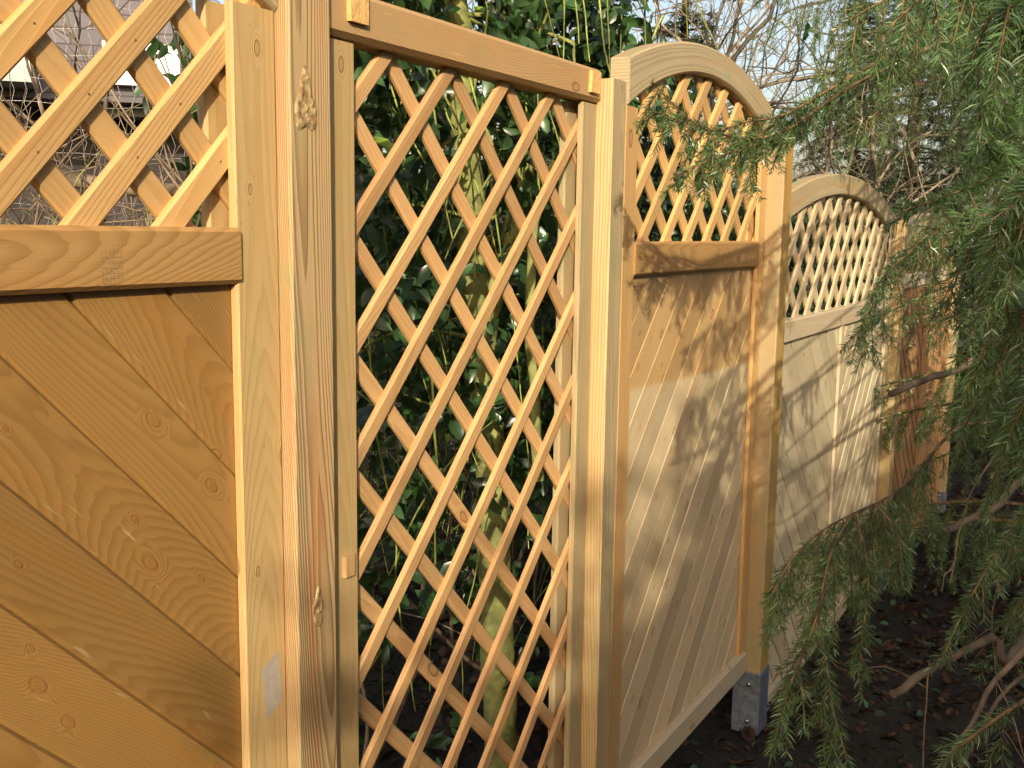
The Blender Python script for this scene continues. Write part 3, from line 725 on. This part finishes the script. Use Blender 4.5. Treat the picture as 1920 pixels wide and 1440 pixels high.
dead([(1700, 880, 2.25), (1680, 950, 2.3), (1650, 1010, 2.3)], .0016, .0010)
dead([(1740, 1290, 2.6), (1660, 1250, 2.8), (1590, 1260, 2.9), (1560, 1240, 2.9)], .0024, .0012)
dead([(1900, 1010, 2.6), (1860, 1150, 2.5), (1880, 1300, 2.5)], .003, .0012, None, None, 3)

# ------------------------------------------------------------------ broadleaf evergreen behind the trellis
def leaves_mesh(name, P, D, Nn, L, W, mat, parent=None, curl=.25):
    """leaves folded along the midrib: P base, D along, Nn normal"""
    n = len(P); D = unit(D); S = unit(np.cross(D, Nn)); Nn = unit(np.cross(S, D))
    prof = [(0, 0), (.22, .72), (.5, 1.0), (.78, .66), (1.0, 0)]
    rows = []
    for t, wd in prof:
        c = P+D*(L*t)[:, None]-Nn*(L*curl*t*t)[:, None]
        h = (W*.5*wd)[:, None]
        rows.append((c, c+S*h+Nn*h*.35, c-S*h+Nn*h*.35))
    V = [rows[0][0]]
    for r in rows[1:4]: V += [r[1], r[0], r[2]]
    V.append(rows[4][0]); V = np.stack(V, 1).reshape(-1, 3); k = 11
    b = np.arange(n)[:, None]*k; T = []
    T += [[0, 1, 2], [0, 2, 3]]
    for r in range(2):
        o = 1+3*r; T += [[o, o+3, o+4], [o, o+4, o+1], [o+1, o+4, o+5], [o+1, o+5, o+2]]
    T += [[7, 10, 8], [8, 10, 9]]
    T = np.concatenate([b+np.array(t) for t in T], 1).reshape(-1, 3)
    return np_mesh(name, V, T, mat, parent, 3, True)
def whorls(C, per, L, droop=.35):
    """clusters of leaves round points C"""
    P = []; D = []; N = []; LL = []
    for c in C:
        ax = unit(np.array([rng.normal(0, .5)-.25, rng.normal(0, .5)-.45, rng.uniform(-.3, .8)]))
        k = rng.integers(per[0], per[1]); s = rng.uniform(.8, 1.15)
        a0 = rng.uniform(0, 6.28); X = unit(np.cross(ax, [.3, .2, .9])); Yv = np.cross(ax, X)
        for i in range(k):
            a = a0+i*2.4+rng.normal(0, .2); r = X*math.cos(a)+Yv*math.sin(a)
            d = unit(r+ax*rng.uniform(.1, .9)+np.array([0, 0, -droop])); P.append(c+rng.normal(0, .012, 3)-ax*.012*i); D.append(d)
            N.append(unit(ax*1.2-r*.3+np.array([-.2, -.25, .5])+rng.normal(0, .25, 3))); LL.append(rng.uniform(*L)*s)
    return np.array(P), np.array(D), np.array(N), np.array(LL)
SH = empty('evergreen_shrub', (2.6, 1.9, gz(2.6, 1.9)), 'tall glossy-leaved evergreen shrub with hanging yellow-green shoots behind the open trellis', 'shrub')
C = []
while len(C) < 6400:
    x = rng.uniform(1.35, 5.2); y = 1.30+2.0*rng.uniform(0, 1)**1.5; z = 3.5-3.1*abs(rng.normal(0, .42))
    if z < .0 or x < 1.04*y+.10: continue
    u, v_, q = pix((x, y, z))
    dens = 1.0 if z > .7 else (.65 if z > .3 else .35)
    if x > 3.6 and z > 1.75: dens *= .04
    if x > 3.0 and z > 2.15: dens *= .12
    if x < 1.7 and z > 1.3: dens *= .6
    if 2.2 < z and x < 3.1: dens *= .85
    if math.sin(x*4.1+z*3.3)+math.sin(y*6.2-z*5.1+x)+.3 < -.55: dens *= .15      # gaps
    if abs(u-880) < 52 and -50 < v_ < 620 and q < 3.1 and rng.uniform() < .93: continue      # the mossy trunk shows through
    if rng.uniform() > dens: continue
    C.append(np.array([x, y, z]))
C = np.array(C)
P, D, N, L = whorls(C, (4, 8), (.040, .064))
leaves_mesh('foliage', P, D, N, L, L*rng.uniform(.46, .60, len(L)), M['leaf'], SH)
C[:, 1] = np.maximum(C[:, 1], 1.33)
C2 = C[rng.choice(len(C), 95, replace=False)]+rng.normal(0, .03, (95, 3))
P, D, N, L = whorls(C2, (1, 3), (.045, .065)); leaves_mesh('young_leaves', P, D, N, L, L*.5, M['leaf_bright'], SH)
# hanging shoots
paths = []
for k in range(210):
    x = rng.uniform(1.4, 4.0); y = rng.uniform(1.32, 2.7); z = rng.uniform(1.3, 3.3) if k % 3 else rng.uniform(.7, 1.6)
    if x > 3.1 and z > 2: z = rng.uniform(.8, 1.7)
    d = rng.normal(0, .35, 3)+[0, 0, -.8]; Lr = rng.uniform(.3, 1.1)
    if x < 1.04*y+.12: continue
    Q = grow([x, y, z], d, Lr, 1.2, step=.04, wob=.55); paths.append((Q, np.linspace(.0036, .0016, len(Q))*rng.uniform(.6, 1.1)))
for k in range(85):
    x = rng.uniform(1.75, 3.3); y = rng.uniform(1.30, 1.62); z = rng.uniform(1.9, 3.2)
    Q = grow([x, y, z], rng.normal(0, .22, 3)+[0, 0, -.9], rng.uniform(.4, 1.2), 1.4, step=.04, wob=.5); paths.append((Q, np.linspace(.0038, .0018, len(Q))*rng.uniform(.6, 1.1)))
for k in range(120):
    x = rng.uniform(1.4, 4.2); y = rng.uniform(1.35, 2.6); z = rng.uniform(.4, 2.6)
    if x < 1.04*y+.12: continue
    Q = grow([x, y, z], rng.normal(0, 1, 3), rng.uniform(.3, .8), 1.5, step=.04, wob=.6); paths.append((Q, np.linspace(.003, .0012, len(Q))))
for Q, _ in paths: Q[:, 1] = np.maximum(Q[:, 1], 1.19)
tubes('hanging_shoots', paths, M['vine'], SH, 5)
# woody stems inside the shrub
paths = []
for k in range(46):
    x = rng.uniform(1.5, 4.6); y = rng.uniform(1.6, 2.9)
    if x < 1.04*y+.12: continue
    Q = grow([x, y, gz(x, y)-.05], [rng.normal(0, .25), rng.normal(0, .2), 1], rng.uniform(.9, 2.3), -.4, step=.06, wob=.35)
    paths.append((Q, np.linspace(.009, .003, len(Q))*rng.uniform(.6, 1.3)))
tubes('stems', paths, M['drytwig'], SH, 6)

# mossy tree behind the trellis
mt = empty('mossy_tree', tuple(at(925, 1300, 2.85)[:2])+(-.2,), 'tree with smooth green mossy forked trunk seen through the open trellis', 'tree')
def pathpix(L): return spline([at(u, v, z*.80) for u, v, z in L], .05)
pA = pathpix([(945, 1560, 3.7), (935, 1250, 3.65), (925, 1000, 3.6), (915, 760, 3.6), (890, 560, 3.55), (885, 380, 3.5), (868, 200, 3.5), (858, 60, 3.5), (845, -120, 3.5), (830, -400, 3.55)])
pB = pathpix([(905, 640, 3.58), (950, 480, 3.62), (985, 300, 3.7), (985, 160, 3.7), (960, 60, 3.7), (945, -60, 3.7), (960, -320, 3.7)])
pC = pathpix([(1010, 900, 3.4), (1000, 700, 3.3), (992, 560, 3.3), (1005, 420, 3.3), (1040, 300, 3.3)])
def rough(P, a, b): return (P+rng.normal(0, .0025, P.shape), np.linspace(a, b, len(P))*(1+.05*np.sin(np.arange(len(P))*.9)))
tubes('trunk', [rough(pA, .050, .032)], M['mossbark'], mt, 14); tubes('limb', [rough(pB, .032, .024)], M['mossbark'], mt, 12); tubes('limb', [rough(pC, .015, .010)], M['mossbark'], mt, 8)
paths = []
for P_ in (pA, pB):
    for _ in range(16):
        i = rng.integers(len(P_)//3, len(P_)-2); d = rng.normal(0, 1, 3); d[2] = abs(d[2])*.3
        Q = grow(P_[i], d, rng.uniform(.3, 1.0), .8, step=.04, wob=.4); paths.append((Q, np.linspace(.007, .0015, len(Q))))
for Q, _ in paths: Q[:, 1] = np.maximum(Q[:, 1], 1.24)
tubes('side_shoots', paths, M['mossbark'], mt, 5)

# holly/laurel spray behind panel A
S2 = empty('young_laurel', (1.9, 2.3, -.15), 'small glossy laurel behind the right side of the brown panel lattice', 'shrub')
C = []
for k in range(46):
    u = rng.uniform(345, 432); v_ = rng.uniform(90, 430); 
    if u < 370 and v_ < 300 and rng.uniform() < .75: continue
    C.append(at(u+rng.normal(0, 8), v_, rng.uniform(2.4, 3.2)))
for k in range(12): C.append(at(rng.uniform(280, 400), rng.uniform(60, 200), rng.uniform(2.6, 3.2)))
P, D, N, L = whorls(np.array(C), (3, 6), (.045, .075)); leaves_mesh('foliage', P, D, N, L, L*.45, M['leaf'], S2)
paths = []
for k in range(22):
    p = at(rng.uniform(340, 440), rng.uniform(350, 520), rng.uniform(2.5, 3.1)); Q = grow(p, [rng.normal(0, .4), rng.normal(0, .3), 1], rng.uniform(.3, .8), -.2, step=.04, wob=.5)
    paths.append((Q, np.linspace(.004, .0015, len(Q))))
tubes('stems', paths, M['drytwig'], S2, 5)

# ------------------------------------------------------------------ bare trees and far conifers
def bare_tree(name, base, h, seed, mat, label, r0=.07, spread=.55, levels=5, lean=(0, 0), group='bare winter trees behind the fence'):
    global rng
    keep = rng; rng = np.random.default_rng(seed)
    root = empty(name, tuple(base), label, 'tree', group)
    trunk = []; tw = []
    def rec(p, d, L, r, lev):
        Q = grow(p, d, L, -.12 if lev < 3 else .1, step=max(L/7, .03), wob=.5 if lev else .12)
        (trunk if lev == 0 else tw).append((Q, np.linspace(r, r*.62, len(Q))))
        if lev >= levels: return
        for c in range([4, 4, 4, 3, 3, 2][lev]):
            i = rng.integers(max(1, len(Q)//3), len(Q)) if c else len(Q)-1
            i = min(i, len(Q)-1)
            dd = unit(unit(Q[i]-Q[i-1])+rng.normal(0, spread, 3)+[0, 0, .12]); rec(Q[i], dd, L*rng.uniform(.55, .85), max(r*.50, .0014), lev+1)
    rec(np.array(base, float), np.array([lean[0], lean[1], 1.0]), h*.36, r0, 0)
    tubes('trunk', trunk, mat, root, 8); tubes('crown', tw, mat, root, 4)
    rng = keep; return root
def g_at(u, z):                                     # ground point in a photo column at depth z
    p = at(u, 446, z); return (p[0], p[1], gz(p[0], p[1])-.05)
bare_tree('bare_tree', g_at(1445, 6.5), 5.2, 11, M['bare'], 'bare forked tan tree rising just behind the first arch', r0=.06, lean=(.10, -.1))
bare_tree('bare_tree', g_at(1330, 8.5), 6.2, 12, M['bare'], 'thin bare tree farther back above the left shoulder of the first arch', r0=.06)
bare_tree('bare_tree', g_at(1560, 9.5), 6.5, 13, M['bare'], 'bare far tree mostly behind the hanging spruce boughs', r0=.07)
bare_tree('bare_tree', g_at(1230, 11.), 7.0, 14, M['bare'], 'distant bare tree behind the leafy shrub top', r0=.07)
bare_tree('bare_tree', g_at(360, 6.5), 5.4, 15, M['drytwig'], 'bare thin tree in front of the house gable behind the brown panel', r0=.035)
bare_tree('bare_tree', g_at(860, 9.0), 6.5, 17, M['bare'], 'bare tree far behind the mossy trunk', r0=.07)

def conifer(base, h, r, label, n=260, mat='needle_far', seed=1, ln=.05):
    global rng
    keep = rng; rng = np.random.default_rng(seed)
    root = empty('conifer_tree', base, label, 'conifer', 'dark conifers behind the fence')
    b = np.array(base); P = [b+[0, 0, z] for z in np.linspace(0, h, 14)]
    tubes('trunk', [(P, np.linspace(.10, .02, 14))], M['bark'], root, 8)
    nd = Needles(); paths = []
    for k in range(n):
        t = rng.uniform(.03, .99)**.9; z = h*t; a = rng.uniform(0, 6.28); L = r*(1-t*.92)*rng.uniform(.65, 1.1)
        d = np.array([math.cos(a), math.sin(a), .15]); Q = grow(b+[0, 0, z], d, L, .9, step=.09, wob=.18)
        paths.append((Q, np.linspace(.012, .003, len(Q)))); nd.add(Q, 190, ln*1.6, wid=.007, flat=.5)
        for j in range(2, len(Q)-1, 2):
            for s_ in (-1, 1):
                T2 = unit(Q[j+1]-Q[j]); sd_ = np.cross(T2, [0, 0, 1.0])*s_
                Q2 = grow(Q[j], T2*.6+sd_, rng.uniform(.12, .30)*(L/r+.3), 3.5, step=.05); nd.add(Q2, 240, ln, wid=.006, flat=.4)
    tubes('branchwork', paths, M['bark'], root, 4); nd.build(M[mat], root, 'foliage'); rng = keep
    return root
conifer(g_at(1700, 11.), 7.5, 1.9, 'dark conifer behind the far panels, right of the bare trees', seed=21)
conifer(g_at(1870, 12.), 8.0, 2.2, 'dark conifer at the right frame edge behind the spruce', seed=22)
conifer(g_at(1590, 14.), 5.6, 1.9, 'short dark conifer peeking over the second arch', seed=23)
conifer(g_at(1270, 9.), 4.3, 1.0, 'slim dark conifer top left of the first arch', n=220, seed=24)
conifer(g_at(2010, 9.0), 7.5, 2.2, 'dark conifer just beyond the right frame edge', seed=25)

# brushy undergrowth behind C and D and far hedge
def brush(name, fn, n, label, mat, r=(.004, .001), L=(.4, 1.2), wob=.5, up=.8, cat='undergrowth', leaf=None):
    paths = []; pts = []
    for k in range(n):
        p = fn(); d = rng.normal(0, .5, 3)+[0, 0, up]; Q = grow(p, d, rng.uniform(*L), .4, step=.05, wob=wob)
        paths.append((Q, np.linspace(r[0], r[1], len(Q)))); pts += [Q[i] for i in rng.integers(1, len(Q), leaf or 0)]
    o = tubes(name, paths, mat, None, 4); tag(o, label, cat, kind='stuff')
    return o, pts
def f1():
    x = rng.uniform(3.8, 10); y = rng.uniform(1.5, 4.5); return [x, y, gz(x, y)+rng.uniform(0, 1.3)]
brush('undergrowth', f1, 900, 'tangle of bare twigs and shoots behind the arched panels', M['drytwig'])
C = []
while len(C) < 1500:
    x = rng.uniform(3.6, 11); y = rng.uniform(1.5, 4.2); z = rng.uniform(-.3, 1.9)
    if math.sin(x*3+z*4)+math.sin(y*5-z*3) < -.2: continue
    C.append([x, y, z])
P, D, N, L = whorls(np.array(C), (4, 8), (.05, .08))
tag(leaves_mesh('evergreen_thicket', P, D, N, L, L*.5, M['leaf']), 'mass of dark evergreen leaves behind the arched panels', 'undergrowth', kind='stuff')
def f2():
    p = at(rng.uniform(-150, 430), 560, rng.uniform(3.0, 5.5)); return [p[0], p[1], rng.uniform(.4, 1.6)]
brush('brushwood', f2, 620, 'tangled dry brushwood on the ground behind the brown panel', M['drytwig'], r=(.0045, .0012), L=(.3, 1.0), up=.35, wob=.7, cat='brushwood')
def f3():
    p = at(rng.uniform(-150, 430), 560, rng.uniform(2.6, 4.5)); return [p[0], p[1], rng.uniform(.8, 1.5)]
brush('green_shoots', f3, 120, 'thin yellow-green shoots in the brushwood', M['vine'], r=(.0028, .001), L=(.2, .6), up=.3, wob=.8, cat='brushwood')

# litter
def litter(n, fx, fy, size, mat, name, label, cat, lift=.012, flatn=.5):
    P = []; N = []; D = []
    x = rng.uniform(*fx, n); y = rng.uniform(*fy, n)
    z = np.array([gz(a, b) for a, b in zip(x, y)])+.012*np.sin(x*3.1+y*1.3)+rng.uniform(0, lift, n)
    P = np.stack([x, y, z], 1); a = rng.uniform(0, 6.28, n); D = np.stack([np.cos(a), np.sin(a), rng.normal(0, .35, n)], 1)
    N = np.stack([rng.normal(0, flatn, n), rng.normal(0, flatn, n), np.ones(n)], 1); L = rng.uniform(*size, n)
    return tag(leaves_mesh(name, P, D, N, L, L*rng.uniform(.5, .8, n), mat, curl=rng.uniform(-.5, .6)), label, cat, kind='stuff')
litter(9000, (1.2, 9), (-.6, 3.2), (.03, .075), M['deadleaf'], 'leaf_litter', 'brown dead leaves covering the soil at the foot of the fence', 'leaf litter', .03)
litter(1300, (2.2, 8.5), (-.4, 3.0), (.025, .05), M['ivy'], 'ground_ivy', 'scattered small ivy leaves on the soil below the fence', 'ground ivy', .05)
litter(5000, (1.5, 9), (2.8, 9), (.04, .08), M['deadleaf'], 'leaf_litter', 'dead leaves on the ground behind the fence', 'leaf litter', .03)

# ------------------------------------------------------------------ house behind panel A
def brickmat():
    g = NT('grey slate shingle'); tc = g.n('TexCoord').outputs['UV']
    b = g.n('TexBrick'); g.t.links.new(tc, b.inputs['Vector'])
    for k, v in (('Scale', 1.0), ('Mortar Size', .006), ('Brick Width', .34), ('Row Height', .13), ('Bias', 0.0)): b.inputs[k].default_value = v
    b.inputs['Color1'].default_value = (.088, .080, .090, 1); b.inputs['Color2'].default_value = (.115, .105, .115, 1); b.inputs['Mortar'].default_value = (.035, .03, .032, 1)
    g.t.links.new(b.outputs[0], g.p.inputs['Base Color']); g.p.inputs['Roughness'].default_value = .7; g.bump(b.outputs[1], .4, -.01)
    return g.m
M['slate'] = brickmat(); M['white'] = simple('white painted frame', (.8, .8, .8), .5, .4, .06, 3)
M['greyfascia'] = simple('pale grey fascia', (.40, .44, .42), .5, .3, .15, 3); M['darkfascia'] = simple('dark weathered fascia', (.17, .18, .15), .7, .3, .2, 3)
M['dark'] = simple('dark brick plinth', (.05, .045, .045), .8, .2, .3, 6)
M['glass'] = simple('window glass', (.30, .34, .38), .08, .8, .1, 2); M['curtain'] = simple('white curtain', (.75, .76, .78), .8, .1, .1, 4)
HO = at(230, 446, 9.0); hx = unit(np.array([RM[0, 0]*.94+RM[0, 2]*.33, RM[1, 0]*.94+RM[1, 2]*.33, 0])); hy = np.array([-hx[1], hx[0], 0])
def hp(a, b, z): return HO*[1, 1, 0]+hx*a+hy*b+np.array([0, 0, z])
def hbox(name, a0, a1, b0, b1, z0, z1, mat, parent, bev=0):
    mb = MB(); c = [hp(a, b, z) for z in (z0, z1) for a, b in ((a0, b0), (a1, b0), (a1, b1), (a0, b1))]
    q = [(0, 1, 5, 4, 'a'), (1, 2, 6, 5, 'b'), (2, 3, 7, 6, 'a'), (3, 0, 4, 7, 'b'), (4, 5, 6, 7, 'c'), (3, 2, 1, 0, 'c')]
    cc = [(a, b, z) for z in (z0, z1) for a, b in ((a0, b0), (a1, b0), (a1, b1), (a0, b1))]
    for *ix, k in q:
        mb.poly([c[i] for i in ix], [((cc[i][0], cc[i][2]) if k == 'a' else (cc[i][1], cc[i][2]) if k == 'b' else (cc[i][0], cc[i][1])) for i in ix])
    return mb.build(name, mat, parent)
HS = empty('house', tuple(hp(0, 0, 0)), 'dark slate-hung house with white window frames behind the brown panel lattice', 'house')
hbox('wall', -3.2, .62, 0, 4, 2.55, 5.2, M['slate'], HS)
hbox('ground_floor', -3.2, .62, .8, 4, -.3, 2.55, M['dark'], HS)
hbox('fascia', -3.2, -.60, -.45, -.002, 2.62, 2.80, M['greyfascia'], HS)
hbox('fascia', -.42, 1.35, .25, .60, 2.46, 2.66, M['darkfascia'], HS)
def window(a0, a1, z0, z1, b=-.03):
    w_ = .07; f = MB()
    fr = hbox('window', a0, a1, b, -.002, z0, z0+w_, M['white'], HS)
    hbox('frame', a0, a1, b, -.002, z1-w_, z1, M['white'], fr)
    hbox('frame', a0, a0+w_, b, -.002, z0+w_+.001, z1-w_-.001, M['white'], fr); hbox('frame', a1-w_, a1, b, -.002, z0+w_+.001, z1-w_-.001, M['white'], fr)
    hbox('frame', (a0+a1)/2-.03, (a0+a1)/2+.03, b, -.002, z0+w_+.001, z1-w_-.001, M['white'], fr)
    hbox('pane', a0+w_, a1-w_, -.012, -.004, z0+w_, z1-w_, M['glass'], fr)
window(-1.9, -.80, 2.88, 3.40); 
hbox('bay_window', -.10, .50, -.10, -.002, 2.68, 3.02, M['white'], HS)
hbox('roof', -3.4, .85, -.4, 4.3, 5.2, 5.45, M['dark'], HS)
# second lower building with white sunlit front
an = hbox('garden_shed', -.05, 1.25, .9, 2.6, -.3, 2.45, M['dark'], None); tag(an, 'dark low outbuilding under the grey fascia behind the brushwood', 'shed')
# drooping wire netting on poles
W = empty('wire_netting', tuple(at(150, 446, 5.5)*[1, 1, 0]), 'thin silvery wire netting in front of the house wall', 'wire netting')
M['wire'] = simple('silvery wire', (.5, .5, .48), .35, .5, .1, 20, metal=.6)
paths = []
for k in range(46):
    a = -1.6+k*.062; pts = []
    for j in range(44):
        z = .9+j*.062; q = HO*[.62, .62, 0]+hx*(a+(.009 if j % 2 else -.009)+.01*math.sin(z*5+k))+[0, 0, z]; pts.append(q)
    paths.append((np.array(pts), .0014))
for j in range(22):
    z = .9+j*.124; paths.append((np.array([HO*[.62, .62, 0]+hx*(-1.6+i*.1)+[0, 0, z+.01*math.sin(i*.9+j)] for i in range(30)]), .0012))
tubes('mesh', paths, M['wire'], W, 3)
tubes('pole', [(np.array([HO*[.62, .62, 0]+hx*.42+[0, 0, z] for z in np.linspace(-.3, 3.6, 9)]), .012)], M['wire'], W, 8)
# weathered log
lg = tubes('fallen_log', [rough(spline([at(100, 560, 4.2)+[0, 0, .28], at(230, 560, 4.1)+[0, 0, .22], at(400, 560, 4.0)+[0, 0, .20]], .05)+np.array([0, 0, .20]), .032, .022)], M['drytwig'], None, 12)
tag(lg, 'grey weathered log lying in the brushwood behind the brown panel', 'log')

# ------------------------------------------------------------------ unseen hedge added behind the viewer, shaped to shade the lower fence
HD = empty('shade_hedge', (-6, -3.6, -.2), 'unseen hedge added behind the viewer to shade the lower fence', 'hedge')
HY = -3.5; HL = (FY-HY)/math.cos(AZ); SH_ = HL*math.sin(AZ)      # a fence point x is shaded by the hedge at x - SH_
def hedge_top(x):
    q = x+SH_; zs = .50+.10*math.exp(-((q-2.9)/.5)**2)-.25*(1 if q < 1.3 else 0)*min(1, (1.3-q)/.5 if q < 1.3 else 0)-.30*min(1, max(0, (q-3.6)/.5))
    return zs+HL*math.tan(EL)+.03*math.sin(q*4.3+1)+.03*math.sin(q*9.1)
V = []; Fq = []; nn_ = 160
for i in range(nn_+1):
    x = -12+14*i/nn_
    for (b, zf) in ((0, 0), (0, 1), (1.0, 1), (1.0, 0)):
        V.append((x, HY-b, -.4 if zf == 0 else hedge_top(x)-.05))
for i in range(nn_):
    for j in range(4): Fq.append((i*4+j, i*4+4+j, i*4+4+(j+1) % 4, i*4+(j+1) % 4))
np_mesh('core', V, Fq, M['leaf'], HD, 4)
n = 7500; x = rng.uniform(-10, 1, n); P = np.stack([x, rng.uniform(HY-.6, HY+.1, n), np.array([hedge_top(q) for q in x])-.12+.62*rng.uniform(0, 1, n)**2.0], 1)
N = rng.normal(0, 1, (n, 3)); D = rng.normal(0, 1, (n, 3)); L = rng.uniform(.05, .09, n)
leaves_mesh('foliage', P, D, N, L, L*.6, M['leaf'], HD)
print('NEEDLES', NEED)
